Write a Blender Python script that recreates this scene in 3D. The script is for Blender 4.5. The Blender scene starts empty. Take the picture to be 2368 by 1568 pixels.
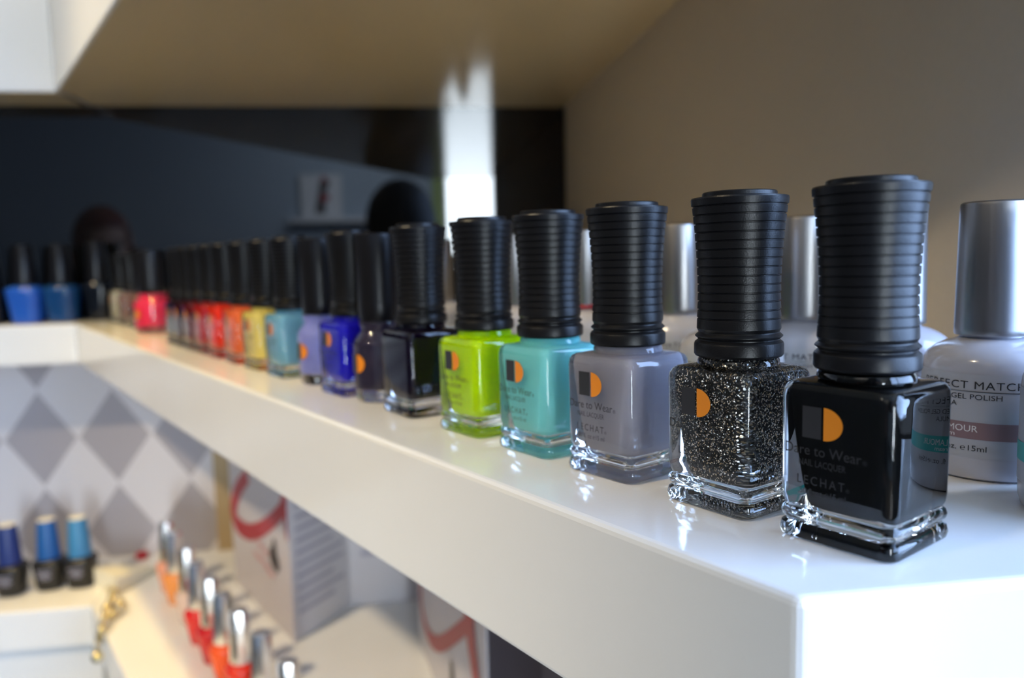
import bpy, bmesh, math, random
from mathutils import Vector, Matrix

random.seed(7)
# ---------------------------------------------------------------- units
# lengths below are written in "u"; one u is 64 mm (the lens stands one u above the shelf).
U = 0.064
ZC = 1.40 / U            # lens height above the floor, in u
PI = math.pi


def W(x, y, z):
    return Vector((x * U, y * U, (z + ZC) * U))


# ---------------------------------------------------------------- camera, world, exposure
scene = bpy.context.scene
COL = scene.collection
scene.view_settings.view_transform = 'Standard'
scene.view_settings.look = 'None'
scene.view_settings.exposure = 0.12
scene.view_settings.gamma = 1.0
scene.view_settings.use_curve_mapping = False
scene.cycles.use_denoising = True
scene.cycles.max_bounces = 16
scene.cycles.transmission_bounces = 14
scene.cycles.glossy_bounces = 8
scene.cycles.diffuse_bounces = 5
scene.cycles.transparent_max_bounces = 12
scene.cycles.sample_clamp_indirect = 40.0
scene.cycles.blur_glossy = 0.6

YAW, PITCH, ROLL = 0.138723725, 0.103998621, -0.0240807681
cam_data = bpy.data.cameras.new('camera')
cam = bpy.data.objects.new('camera', cam_data)
COL.objects.link(cam)
fw = Vector((math.sin(YAW) * math.cos(PITCH), math.cos(YAW) * math.cos(PITCH), -math.sin(PITCH)))
r0 = Vector((math.cos(YAW), -math.sin(YAW), 0))
u0 = r0.cross(fw)
rt = r0 * math.cos(ROLL) + u0 * math.sin(ROLL)
up = rt.cross(fw)
M = Matrix(((rt.x, up.x, -fw.x), (rt.y, up.y, -fw.y), (rt.z, up.z, -fw.z)))
cam.matrix_world = Matrix.Translation(W(0, 0, 0)) @ M.to_4x4()
cam_data.sensor_width = 36.0
cam_data.lens = 1795.9 / 2368 * 36
cam_data.clip_start = 0.005
cam_data.dof.use_dof = True
cam_data.dof.focus_distance = 3.05 * U
cam_data.dof.aperture_fstop = 9.5
scene.camera = cam

world = bpy.data.worlds.new('world')
scene.world = world
world.use_nodes = True
world.node_tree.nodes['Background'].inputs[0].default_value = (0.55, 0.7, 1.0, 1)
world.node_tree.nodes['Background'].inputs[1].default_value = 0.3

REAR_WINDOW_LIGHT = 45.0
SIDE_WINDOW_LIGHT = 13.5
CEILING_FILL = 2.0
SPOT_LIGHT = 60.0


def area_light(name, loc, target, size, power, color, shape='DISK', size_y=None):
    d = bpy.data.lights.new(name, 'AREA')
    d.shape = shape
    d.size = size
    if size_y:
        d.size_y = size_y
    d.energy = power
    d.color = color
    o = bpy.data.objects.new(name, d)
    COL.objects.link(o)
    o.location = loc
    o.rotation_euler = (Vector(target) - Vector(loc)).to_track_quat('-Z', 'Y').to_euler()
    return o


# warm recessed downlights (narrow beams) and two added fills without fixtures
def spot_light(name, loc, target, power, color, angle, blend=0.5, radius=0.04):
    d = bpy.data.lights.new(name, 'SPOT')
    d.energy = power
    d.color = color
    d.spot_size = math.radians(angle)
    d.spot_blend = blend
    d.shadow_soft_size = radius
    o = bpy.data.objects.new(name, d)
    COL.objects.link(o)
    o.location = loc
    o.rotation_euler = (Vector(target) - Vector(loc)).to_track_quat('-Z', 'Y').to_euler()
    return o


spot_light('downlight', W(-7.6, 13.3, 17.2), W(-5.4, 13.6, -6), SPOT_LIGHT * 0.42, (1.0, 0.68, 0.19), 34)
spot_light('downlight', W(-5.2, 8.8, 17.2), W(-3.3, 10.2, -6), SPOT_LIGHT * 0.42, (1.0, 0.68, 0.19), 32)
spot_light('downlight', W(-15.0, -2.0, 17.2), W(-3.0, 9.0, -1.8), SPOT_LIGHT * 1.35, (1.0, 0.80, 0.50), 42, 0.7)
area_light('rear_wall_fill', W(-1, -42, 17.2), W(-2, -62, 5), 0.8, 76.0, (0.75, 0.87, 1.0), 'SQUARE')  # added fill that brightens the rear wall, not a lamp of the shop
area_light('ceiling_fill_light', W(-18, -18, 17.2), W(-18, -18, -20), 0.9, CEILING_FILL, (1.0, 0.90, 0.76), 'SQUARE')  # added broad ambient fill under the ceiling, no real panel there

D1 = Vector((-0.476, 0.8794, 0)).normalized()      # along the shelf front, away from the lens
DP = Vector((D1.y, -D1.x, 0))                       # from the shelf front towards the wall
ROT = math.atan2(-D1.y, -D1.x)                      # local +x runs back towards the lens, local -y faces the room


def AP(a, p):
    v = D1 * a + DP * p
    return v.x, v.y


# ---------------------------------------------------------------- materials
def new_mat(name):
    m = bpy.data.materials.new(name)
    m.use_nodes = True
    return m, m.node_tree.nodes, m.node_tree.links, m.node_tree.nodes['Principled BSDF']


def pmat(name, col, rough=0.5, metal=0.0, spec=0.5, ior=1.5, coat=0.0, coat_rough=0.03, noise=0.0, nscale=40, bump=0.0, bscale=300, trans=0.0, sss=0.0):
    m, N, L, b = new_mat(name)
    b.inputs['Base Color'].default_value = (*col, 1)
    b.inputs['Roughness'].default_value = rough
    b.inputs['Metallic'].default_value = metal
    b.inputs['IOR'].default_value = ior
    b.inputs['Specular IOR Level'].default_value = spec
    b.inputs['Coat Weight'].default_value = coat
    b.inputs['Coat Roughness'].default_value = coat_rough
    b.inputs['Transmission Weight'].default_value = trans
    if sss:
        b.inputs['Subsurface Weight'].default_value = sss
        b.inputs['Subsurface Scale'].default_value = 0.002
    tc = N.new('ShaderNodeTexCoord')
    if noise:
        n = N.new('ShaderNodeTexNoise')
        n.inputs['Scale'].default_value = nscale
        n.inputs['Detail'].default_value = 4
        mx = N.new('ShaderNodeMix')
        mx.data_type = 'RGBA'
        mx.inputs['A'].default_value = (*[c * (1 - noise) for c in col], 1)
        mx.inputs['B'].default_value = (*[min(1, c * (1 + noise)) for c in col], 1)
        L.new(tc.outputs['Object'], n.inputs['Vector'])
        L.new(n.outputs['Fac'], mx.inputs['Factor'])
        L.new(mx.outputs['Result'], b.inputs['Base Color'])
    if bump:
        n2 = N.new('ShaderNodeTexNoise')
        n2.inputs['Scale'].default_value = bscale
        n2.inputs['Detail'].default_value = 3
        bp = N.new('ShaderNodeBump')
        bp.inputs['Strength'].default_value = bump
        bp.inputs['Distance'].default_value = 0.001
        L.new(tc.outputs['Object'], n2.inputs['Vector'])
        L.new(n2.outputs['Fac'], bp.inputs['Height'])
        L.new(bp.outputs['Normal'], b.inputs['Normal'])
    return m


def emit_mat(name, col, strength):
    m, N, L, b = new_mat(name)
    N.remove(b)
    e = N.new('ShaderNodeEmission')
    e.inputs['Color'].default_value = (*col, 1)
    e.inputs['Strength'].default_value = strength
    L.new(e.outputs[0], N['Material Output'].inputs['Surface'])
    return m


def glitter_mat(name):
    m, N, L, b = new_mat(name)
    tc = N.new('ShaderNodeTexCoord')
    v = N.new('ShaderNodeTexVoronoi')
    v.inputs['Scale'].default_value = 3600
    L.new(tc.outputs['Object'], v.inputs['Vector'])
    sep = N.new('ShaderNodeSeparateColor')
    L.new(v.outputs['Color'], sep.inputs[0])
    g = N.new('ShaderNodeMath')
    g.operation = 'GREATER_THAN'
    g.inputs[1].default_value = 0.82
    L.new(sep.outputs[0], g.inputs[0])
    ramp = N.new('ShaderNodeValToRGB')
    ramp.color_ramp.elements[0].color = (0.95, 0.93, 0.9, 1)
    ramp.color_ramp.elements[1].color = (0.85, 0.6, 0.3, 1)
    L.new(sep.outputs[1], ramp.inputs[0])
    mx = N.new('ShaderNodeMix')
    mx.data_type = 'RGBA'
    mx.inputs['A'].default_value = (0.012, 0.011, 0.010, 1)
    L.new(g.outputs[0], mx.inputs['Factor'])
    L.new(ramp.outputs[0], mx.inputs['B'])
    L.new(mx.outputs['Result'], b.inputs['Base Color'])
    L.new(g.outputs[0], b.inputs['Metallic'])
    b.inputs['Roughness'].default_value = 0.3
    geo = N.new('ShaderNodeNewGeometry')
    s = N.new('ShaderNodeVectorMath')
    s.operation = 'SUBTRACT'
    s.inputs[1].default_value = (0.5, 0.5, 0.5)
    L.new(v.outputs['Color'], s.inputs[0])
    sc = N.new('ShaderNodeVectorMath')
    sc.operation = 'SCALE'
    sc.inputs['Scale'].default_value = 0.9
    L.new(s.outputs[0], sc.inputs[0])
    ad = N.new('ShaderNodeVectorMath')
    ad.operation = 'ADD'
    L.new(geo.outputs['Normal'], ad.inputs[0])
    L.new(sc.outputs[0], ad.inputs[1])
    no = N.new('ShaderNodeVectorMath')
    no.operation = 'NORMALIZE'
    L.new(ad.outputs[0], no.inputs[0])
    L.new(no.outputs[0], b.inputs['Normal'])
    return m


def harlequin_mat(name):
    """wallpaper of tall grey lozenges on a paler grey ground (lozenge 1.4 u wide, 1.97 u high)"""
    m, N, L, b = new_mat(name)
    tc = N.new('ShaderNodeTexCoord')
    sp = N.new('ShaderNodeSeparateXYZ')
    L.new(tc.outputs['Object'], sp.inputs[0])

    def mth(op, a, bb):
        n = N.new('ShaderNodeMath')
        n.operation = op
        for i, t in enumerate((a, bb)):
            if isinstance(t, (int, float)):
                n.inputs[i].default_value = t
            else:
                L.new(t, n.inputs[i])
        return n.outputs[0]
    xs = mth('DIVIDE', mth('ADD', sp.outputs['X'], 7.26 * U), 1.40 * U)
    zs = mth('DIVIDE', mth('ADD', sp.outputs['Z'], 3.38 * U), 1.97 * U)
    fx = mth('ABSOLUTE', mth('SUBTRACT', xs, mth('ROUND', xs, 0)), 0)
    fz = mth('ABSOLUTE', mth('SUBTRACT', zs, mth('ROUND', zs, 0)), 0)
    s = mth('ADD', fx, fz)
    dark = mth('LESS_THAN', s, 0.482)
    mx = N.new('ShaderNodeMix')
    mx.data_type = 'RGBA'
    mx.inputs['A'].default_value = (0.62, 0.60, 0.63, 1)
    mx.inputs['B'].default_value = (0.36, 0.34, 0.37, 1)
    L.new(dark, mx.inputs['Factor'])
    L.new(mx.outputs['Result'], b.inputs['Base Color'])
    b.inputs['Roughness'].default_value = 0.45
    return m


def brushed_metal(name, col, rough=0.3):
    m, N, L, b = new_mat(name)
    b.inputs['Metallic'].default_value = 1.0
    b.inputs['Base Color'].default_value = (*col, 1)
    tc = N.new('ShaderNodeTexCoord')
    mp = N.new('ShaderNodeMapping')
    mp.inputs['Scale'].default_value = (900, 900, 12)
    n = N.new('ShaderNodeTexNoise')
    n.inputs['Scale'].default_value = 1.0
    n.inputs['Detail'].default_value = 2
    L.new(tc.outputs['Object'], mp.inputs[0])
    L.new(mp.outputs[0], n.inputs['Vector'])
    mr = N.new('ShaderNodeMapRange')
    mr.inputs['To Min'].default_value = rough - 0.08
    mr.inputs['To Max'].default_value = rough + 0.1
    L.new(n.outputs['Fac'], mr.inputs[0])
    L.new(mr.outputs[0], b.inputs['Roughness'])
    return m


M_SHELF = pmat('white_gloss_laminate', (0.83, 0.83, 0.82), rough=0.10, ior=1.5, noise=0.015, nscale=30, bump=0.02, bscale=900)
M_PANEL = pmat('black_gloss_panel', (0.004, 0.004, 0.004), rough=0.02, ior=1.55)
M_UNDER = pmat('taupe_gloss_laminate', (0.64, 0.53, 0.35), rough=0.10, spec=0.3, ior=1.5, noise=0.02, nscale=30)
M_WALL = pmat('taupe_wall_paint', (0.56, 0.495, 0.40), rough=0.6, noise=0.03, nscale=300, bump=0.25, bscale=420)
M_ROOM = pmat('grey_room_paint', (0.10, 0.095, 0.085), rough=0.7, noise=0.02, nscale=8)
M_SHEET = pmat('white_sheet', (0.88, 0.88, 0.92), rough=0.5, noise=0.01)
M_REAR = pmat('bluish_rear_paint', (0.48, 0.56, 0.66), rough=0.7, noise=0.02, nscale=8)
M_CEIL = pmat('ceiling_paint', (0.42, 0.38, 0.32), rough=0.8, noise=0.02, nscale=8)
M_FLOOR = pmat('warm_floor_tile', (0.20, 0.15, 0.10), rough=0.35, noise=0.08, nscale=5)
M_PAPER = harlequin_mat('harlequin_wallpaper')
M_TAN = pmat('tan_trim_paint', (0.42, 0.31, 0.17), rough=0.5, noise=0.04)
M_CAP = pmat('black_satin_plastic', (0.006, 0.006, 0.007), rough=0.34, spec=0.30, bump=0.08, bscale=2600)
M_CAP2 = pmat('black_smooth_plastic', (0.007, 0.007, 0.009), rough=0.3, spec=0.25, noise=0.05)
M_GLASS = pmat('clear_bottle_glass', (0.97, 0.985, 0.98), rough=0.0, ior=1.5, trans=1.0)
M_PRINT = pmat('charcoal_print', (0.022, 0.022, 0.025), rough=0.45, noise=0.03)
M_ORANGE = pmat('orange_print', (0.72, 0.23, 0.01), rough=0.45, noise=0.03)
M_SILVER = brushed_metal('brushed_silver', (0.34, 0.33, 0.33), 0.36)
M_CHROME = pmat('bright_chrome', (0.88, 0.86, 0.84), rough=0.2, metal=1.0, noise=0.02)
M_WHITEPL = pmat('white_enamel_bottle', (0.47, 0.47, 0.52), rough=0.18, coat=0.4, noise=0.01)
M_LABEL = pmat('white_label_stock', (0.43, 0.44, 0.48), rough=0.35, noise=0.01)
M_ROSE = pmat('dusty_rose_print', (0.25, 0.155, 0.165), rough=0.4, noise=0.02)
M_TEALP = pmat('teal_print', (0.03, 0.42, 0.40), rough=0.4, noise=0.02)
M_INKTXT = pmat('black_print', (0.02, 0.02, 0.022), rough=0.45, noise=0.03)
M_WHITETXT = pmat('white_print', (0.8, 0.78, 0.78), rough=0.45, noise=0.01)
M_BAG = pmat('white_coated_paper', (0.58, 0.56, 0.59), rough=0.4, noise=0.02, nscale=60)
M_RED = pmat('red_print', (0.42, 0.006, 0.02), rough=0.4, noise=0.03)
M_PINKP = pmat('pale_pink_print', (0.60, 0.36, 0.38), rough=0.45, noise=0.03)
M_GREYP = pmat('faint_grey_print', (0.36, 0.345, 0.42), rough=0.45, noise=0.03)
M_CREAM = pmat('cream_card_and_lit_caps', (0.80, 0.76, 0.62), rough=0.5, noise=0.03)
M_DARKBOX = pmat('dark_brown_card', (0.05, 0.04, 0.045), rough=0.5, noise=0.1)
M_BEAD = pmat('clear_crystal', (0.98, 0.94, 0.80), rough=0.02, trans=0.8, ior=1.6)
M_GOLD = pmat('pale_gold_metal', (0.75, 0.62, 0.30), rough=0.2, metal=1.0, noise=0.05)
M_HAIR = pmat('black_hair', (0.008, 0.008, 0.010), rough=0.5, noise=0.2, nscale=200)
M_AUBURN = pmat('auburn_hair', (0.16, 0.035, 0.022), rough=0.5, noise=0.3, nscale=200)
M_SKIN = pmat('skin', (0.50, 0.29, 0.20), rough=0.5, noise=0.05, nscale=60)
M_BLACKCLOTH = pmat('black_cloth', (0.010, 0.010, 0.012), rough=0.85, noise=0.2, nscale=400)
M_TROUSER = pmat('charcoal_cloth', (0.025, 0.026, 0.030), rough=0.85, noise=0.2, nscale=400)
M_CAMERA = pmat('camera_black', (0.012, 0.012, 0.012), rough=0.45, noise=0.1, nscale=400)
M_LENS = pmat('lens_glass', (0.02, 0.02, 0.03), rough=0.02, ior=1.6, noise=0.02)
M_DAY = emit_mat('daylight_through_glass', (0.80, 0.91, 1.0), REAR_WINDOW_LIGHT)
M_DAYS = emit_mat('soft_daylight_through_glass', (0.40, 0.60, 1.0), SIDE_WINDOW_LIGHT)
M_FRAME = pmat('window_frame_white', (0.75, 0.76, 0.78), rough=0.35, noise=0.02)
M_LIME = pmat('pale_lime_cloth', (0.55, 0.66, 0.30), rough=0.7, noise=0.08, nscale=60)


def lacquer(name, col, rough=0.12):
    return pmat(name, col, rough=rough, ior=1.5, noise=0.02, nscale=60)


def lacquer_in_glass(name, col):
    # the lacquer wets the inside of its glass, so only the outer glass face is glossy
    return pmat(name, col, rough=0.6, spec=0.0, noise=0.02, nscale=60)


# ---------------------------------------------------------------- mesh helpers (all lengths in u)
class MB:
    def __init__(self):
        self.bm = bmesh.new()

    def face(self, vs):
        try:
            self.bm.faces.new(vs)
        except ValueError:
            pass

    def box(self, x0, y0, z0, x1, y1, z1):
        v = [self.bm.verts.new((x, y, z)) for z in (z0, z1) for y in (y0, y1) for x in (x0, x1)]
        for f in ((0, 2, 3, 1), (4, 5, 7, 6), (0, 1, 5, 4), (2, 6, 7, 3), (0, 4, 6, 2), (1, 3, 7, 5)):
            self.face([v[i] for i in f])
        return self

    def prism(self, poly, z0, z1):
        a = sum(poly[i][0] * poly[(i + 1) % len(poly)][1] - poly[(i + 1) % len(poly)][0] * poly[i][1] for i in range(len(poly)))
        if a < 0:
            poly = poly[::-1]
        n = len(poly)
        b = [self.bm.verts.new((x, y, z0)) for x, y in poly]
        t = [self.bm.verts.new((x, y, z1)) for x, y in poly]
        self.face(b[::-1])
        self.face(t)
        for i in range(n):
            self.face([b[i], b[(i + 1) % n], t[(i + 1) % n], t[i]])
        return self

    def loft(self, rings, close=True):
        """rings: lists of (x, y, z), each with the same count"""
        R = [[self.bm.verts.new(p) for p in r] for r in rings]
        n = len(R[0])
        for k in range(len(R) - 1):
            for i in range(n):
                self.face([R[k][i], R[k][(i + 1) % n], R[k + 1][(i + 1) % n], R[k + 1][i]])
        if close:
            self.face(R[0][::-1])
            self.face(R[-1])
        return self

    def lathe(self, prof, n=48, cx=0, cy=0):
        return self.loft([[(cx + r * math.cos(2 * PI * i / n), cy + r * math.sin(2 * PI * i / n), z) for i in range(n)] for r, z in prof])

    def sphere(self, c, r, n=16, m=10, sz=1.0):
        prof = []
        for k in range(m + 1):
            t = -PI / 2 + PI * k / m
            prof.append((max(r * math.cos(t), r * 0.02), r * math.sin(t) * sz))
        return self.loft([[(c[0] + q * math.cos(2 * PI * i / n), c[1] + q * math.sin(2 * PI * i / n), c[2] + z) for i in range(n)] for q, z in prof])

    def poly(self, pts):
        self.face([self.bm.verts.new(p) for p in pts])
        return self

    def build(self, name, mat, parent=None, smooth=None, bevel=None, world=False, solid=None):
        """world=True: vertices are given in room coordinates (z measured from the lens)"""
        me = bpy.data.meshes.new(name)
        off = ZC if world else 0
        for v in self.bm.verts:
            v.co = Vector((v.co.x * U, v.co.y * U, (v.co.z + off) * U))
        if not solid:
            bmesh.ops.recalc_face_normals(self.bm, faces=self.bm.faces[:])
        self.bm.to_mesh(me)
        self.bm.free()
        if mat:
            me.materials.append(mat)
        if smooth is not None:
            for p in me.polygons:
                p.use_smooth = True
            me.set_sharp_from_angle(angle=math.radians(smooth))
        o = bpy.data.objects.new(name, me)
        COL.objects.link(o)
        if parent:
            o.parent = parent
        if bevel:
            b = o.modifiers.new('bevel', 'BEVEL')
            b.width = bevel * U
            b.segments = 3
            b.limit_method = 'ANGLE'
        if solid:
            s = o.modifiers.new('solid', 'SOLIDIFY')
            s.thickness = solid * U
            s.offset = 0
        return o


def tag(o, label=None, cat=None, group=None, kind=None):
    if label:
        o['label'] = label
    if cat:
        o['category'] = cat
    if group:
        o['group'] = group
    if kind:
        o['kind'] = kind
    return o


def empty(name, loc, rot=0.0):
    o = bpy.data.objects.new(name, None)
    o.empty_display_size = 0.01
    COL.objects.link(o)
    o.location = loc
    o.rotation_euler = (0, 0, rot)
    return o


def children(o):
    return [c for c in COL.objects if c.parent == o]


def dup(root, loc, rot):
    r = root.copy()
    COL.objects.link(r)
    r.location = loc
    r.rotation_euler = (0, 0, rot)
    for ch in children(root):
        c = ch.copy()
        COL.objects.link(c)
        c.parent = r
        for g in children(ch):
            d = g.copy()
            COL.objects.link(d)
            d.parent = c
    return r


def set_mat(o, m):
    o.material_slots[0].link = 'OBJECT'
    o.material_slots[0].material = m


def child_named(root, stem):
    for c in children(root):
        if c.name.split('.')[0] == stem:
            return c


def text_verts(s, width=None, height=None, spacing=1.0, bold=0.0):
    """lettering as flat triangles in a plane: returns verts (x, y centred on x, baseline y=0), faces; in u"""
    cu = bpy.data.curves.new('lettering_source', 'FONT')
    cu.body = s
    cu.size = 1.0
    cu.space_character = spacing
    cu.resolution_u = 3
    cu.offset = bold
    o = bpy.data.objects.new('lettering_source', cu)
    COL.objects.link(o)
    dg = bpy.context.evaluated_depsgraph_get()
    me = bpy.data.meshes.new_from_object(o.evaluated_get(dg))
    vs = [(v.co.x, v.co.y) for v in me.vertices]
    fs = [tuple(p.vertices) for p in me.polygons]
    bpy.data.objects.remove(o)
    bpy.data.curves.remove(cu)
    bpy.data.meshes.remove(me)
    x0 = min(v[0] for v in vs)
    x1 = max(v[0] for v in vs)
    sx = width / (x1 - x0) if width else None
    cap = 0.73
    sy = height / cap if height else sx
    if sx is None:
        sx = sy
    return [((x - (x0 + x1) / 2) * sx, y * sy) for x, y in vs], fs


def add_text(mb, s, place, width=None, height=None, spacing=1.0, shift=(0, 0)):
    vs, fs = text_verts(s, width, height, spacing)
    bv = [mb.bm.verts.new(place(x + shift[0], y + shift[1])) for x, y in vs]
    for f in fs:
        mb.face([bv[i] for i in f])


def stroke(mb, pts, place, sub=6):
    """a flat brush stroke of varying width through pts = (x, y, width)"""
    P = []
    n = len(pts)
    for i in range(n - 1):
        p0, p1, p2, p3 = pts[max(i - 1, 0)], pts[i], pts[i + 1], pts[min(i + 2, n - 1)]
        for k in range(sub):
            t = k / sub
            P.append(tuple(0.5 * (2 * b + (c - a) * t + (2 * a - 5 * b + 4 * c - d) * t * t + (3 * b - a - 3 * c + d) * t ** 3)
                           for a, b, c, d in zip(p0, p1, p2, p3)))
    P.append(pts[-1])
    L, R = [], []
    for i, (x, y, w) in enumerate(P):
        a = P[max(i - 1, 0)]
        b = P[min(i + 1, len(P) - 1)]
        dx, dy = b[0] - a[0], b[1] - a[1]
        l = math.hypot(dx, dy) or 1
        nx, ny = -dy / l, dx / l
        L.append(mb.bm.verts.new(place(x + nx * w / 2, y + ny * w / 2)))
        R.append(mb.bm.verts.new(place(x - nx * w / 2, y - ny * w / 2)))
    for i in range(len(P) - 1):
        mb.face([L[i], R[i], R[i + 1], L[i + 1]])


def rsq(h, r, z, n=6):
    """rounded square ring, half width h, corner radius r"""
    out = []
    r = min(r, h * 0.999)
    for q in range(4):
        cx = (h - r) * (1 if q in (0, 3) else -1)
        cy = (h - r) * (1 if q in (0, 1) else -1)
        for k in range(n + 1):
            a = PI / 2 * q + PI / 2 * k / n
            out.append((cx + r * math.cos(a), cy + r * math.sin(a), z))
    return out


def structure(o):
    o['kind'] = 'structure'
    return o


# ---------------------------------------------------------------- the room
SHELF_Z, SHELF_B = -1.0, -1.735
UP_B, UP_T = 3.12, 6.6
LOW_Z, LOW_B = -5.9, -6.62
PANEL_Y = 16.35
WALL_X = 3.52
FLOOR_Z, CEIL_Z = -ZC, 17.6

structure(MB().box(-45, -62, FLOOR_Z - 1, 14, 18, FLOOR_Z).build('floor', M_FLOOR, world=True))
structure(MB().box(-45, -62, CEIL_Z, 14, 18, CEIL_Z + 1).build('ceiling', M_CEIL, world=True))
wb = MB().box(-45, 16.42, FLOOR_Z, 14, 18, CEIL_Z).build('wall_back', M_PAPER)
wb.location = (0, 0, ZC * U)
for v in wb.data.vertices:
    pass
structure(wb)
structure(MB().box(WALL_X, 3.36, FLOOR_Z, 4.3, 16.42, CEIL_Z).build('wall_right', M_WALL, world=True))
structure(MB().box(-46, -62, FLOOR_Z, -45, 18, CEIL_Z).build('wall_left', M_ROOM, world=True))
# rear wall with the tall bright window, outer wall with the side window
rear = MB()
rear.box(-45, -63, FLOOR_Z, 5.4, -62, CEIL_Z)
rear.box(11.6, -63, FLOOR_Z, 14, -62, CEIL_Z)
rear.box(5.4, -63, 11.0, 11.6, -62, CEIL_Z)
rear.box(5.4, -63, FLOOR_Z, 11.6, -62, -17.5)
structure(rear.build('wall_rear', M_REAR, world=True))
w1 = structure(MB().box(5.4, -62.7, -17.5, 11.6, -62.5, 11.0).build('window_1', M_DAY, world=True))
fr = MB()
fr.box(5.4, -62.5, -17.5, 5.75, -61.9, 11).box(11.25, -62.5, -17.5, 11.6, -61.9, 11).box(5.75, -62.5, 10.6, 11.25, -61.9, 11).box(5.75, -62.5, -17.5, 11.25, -61.9, -17.1)
fr.build('window_frame', M_FRAME, w1, world=True)
outer = MB()
outer.box(14, -62, FLOOR_Z, 15, -24, CEIL_Z)
outer.box(14, 2, FLOOR_Z, 15, 18, CEIL_Z)
outer.box(14, -24, FLOOR_Z, 15, 2, -3)
outer.box(14, -24, 16.5, 15, 2, CEIL_Z)
structure(outer.build('wall_outer', M_ROOM, world=True))
w2 = structure(MB().box(14.5, -24, -3, 14.7, 2, 16.5).build('window_2', M_DAYS, world=True))
fr = MB()
fr.box(13.9, -24, -3, 14.5, -23.5, 16.5).box(13.9, 1.5, -3, 14.5, 2, 16.5).box(13.9, -23.5, 16, 14.5, 1.5, 16.5).box(13.9, -23.5, -3, 14.5, 1.5, -2.5).box(13.9, -11.3, -2.5, 14.5, -10.8, 16)
fr.build('window_frame', M_FRAME, w2, world=True)
structure(MB().box(-3.98, 16.30, LOW_Z, -3.5, 16.42, -1.80).build('trim_1', M_TAN, world=True))

# black gloss panel between the two shelves
p = MB().box(-40, PANEL_Y, SHELF_Z, WALL_X - 0.01, 16.40, UP_B).build('glossy_panel', M_PANEL, world=True)
tag(p, 'black glossy wall panel mirroring the room behind the far end of the shelves', 'panel')

# ---------------------------------------------------------------- the shelves
IN = (-5.93, 15.1)
NEAR = (1.103, 2.017)


def right_board(name, z0, z1, inner, near, back, label, bevel=0.03):
    poly = [near, (WALL_X - 0.004, near[1]), (WALL_X - 0.004, back), (inner[0], back), inner]
    o = MB().prism(poly, z0, z1).build(name, M_SHELF, bevel=bevel, world=True)
    return tag(o, label, 'shelf')


def back_board(name, z0, z1, inner, back, label, bevel=0.03):
    o = MB().box(-38, inner[1], z0, inner[0] - 0.012, back, z1).build(name, M_SHELF, bevel=bevel, world=True)
    return tag(o, label, 'shelf')


right_board('wall_shelf', SHELF_B, SHELF_Z, IN, NEAR, 16.345, 'long thick white gloss shelf carrying the row of black-capped bottles')
back_board('wall_shelf', SHELF_B, SHELF_Z, IN, 16.345, 'short white shelf in the far left corner carrying the blue bottles')
us = right_board('overhead_shelf', UP_B, UP_T, IN, (1.103, 2.017), 16.345, 'deep glossy shelf overhead with a reflecting underside, above the row of bottles')
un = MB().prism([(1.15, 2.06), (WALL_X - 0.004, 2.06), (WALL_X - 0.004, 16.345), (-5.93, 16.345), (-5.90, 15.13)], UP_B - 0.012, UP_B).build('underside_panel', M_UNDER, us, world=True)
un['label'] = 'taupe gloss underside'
MB().box(-5.88, 15.16, UP_B - 0.03, -5.80, 16.3, UP_B - 0.012).build('joint_strip', M_SILVER, us, world=True)
ob = back_board('overhead_shelf', UP_B, UP_T, IN, 16.345, 'bright white fascia of the overhead shelf at top left of the photo')
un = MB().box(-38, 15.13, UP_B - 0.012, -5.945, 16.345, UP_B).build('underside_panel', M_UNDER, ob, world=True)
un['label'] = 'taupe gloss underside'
LIN = (-5.6, 14.0)
right_board('lower_shelf', LOW_B, LOW_Z, LIN, (0.87, 2.05), 16.41, 'yellow-lit lower shelf with the silver-capped bottles and gift bags')
back_board('lower_shelf', LOW_B, LOW_Z, LIN, 16.41, 'lower left shelf carrying three bottles with blue caps')
cab = MB().prism([(0.97, 2.15), (WALL_X - 0.01, 2.4), (WALL_X - 0.01, 16.41), (-5.5, 16.41), (-5.5, 14.12)], FLOOR_Z, LOW_B).build('base_cabinet', M_SHELF, bevel=0.03, world=True)
tag(cab, 'white base cabinet beneath the lower shelf with the gift bags', 'cabinet')
cab = MB().box(-38, 14.12, FLOOR_Z, -5.55, 16.41, LOW_B).build('base_cabinet', M_SHELF, bevel=0.03, world=True)
tag(cab, 'white base cabinet under the lower left shelf with blue-capped bottles', 'cabinet')

# ---------------------------------------------------------------- square lacquer bottles
def cap_profile():
    prof = [(0.14, 0.592), (0.168, 0.594), (0.173, 0.602), (0.173, 0.640), (0.170, 0.648), (0.158, 0.658),
            (0.158, 0.662), (0.1685, 0.671), (0.169, 0.675), (0.157, 0.686), (0.156, 0.690), (0.1625, 0.703)]
    z = 0.703
    k = [(0.70, 0.163), (0.76, 0.160), (0.82, 0.158), (0.9, 0.159), (1.0, 0.164), (1.1, 0.172), (1.2, 0.1835), (1.25, 0.188)]

    def rad(z):
        for (a, ra), (b, rb) in zip(k, k[1:]):
            if a <= z <= b:
                return ra + (rb - ra) * (z - a) / (b - a)
        return k[-1][1]
    step = 0.0335
    z0 = 0.745
    prof += [(rad(0.73), 0.735)]
    while z0 < 1.185:
        r = rad(z0)
        prof += [(r - 0.0005, z0 - 0.004), (r - 0.0055, z0 - 0.0022), (r - 0.0055, z0 + 0.0005), (r + 0.0008, z0 + 0.003), (rad(z0 + step / 2) + 0.0006, z0 + step / 2)]
        z0 += step
    prof += [(0.1845, 1.186), (0.1865, 1.208), (0.1835, 1.214), (0.147, 1.2155), (0.143, 1.219), (0.142, 1.232), (0.138, 1.236), (0.02, 1.237)]
    return prof


BH = 0.207     # half width of the square bottle


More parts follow.
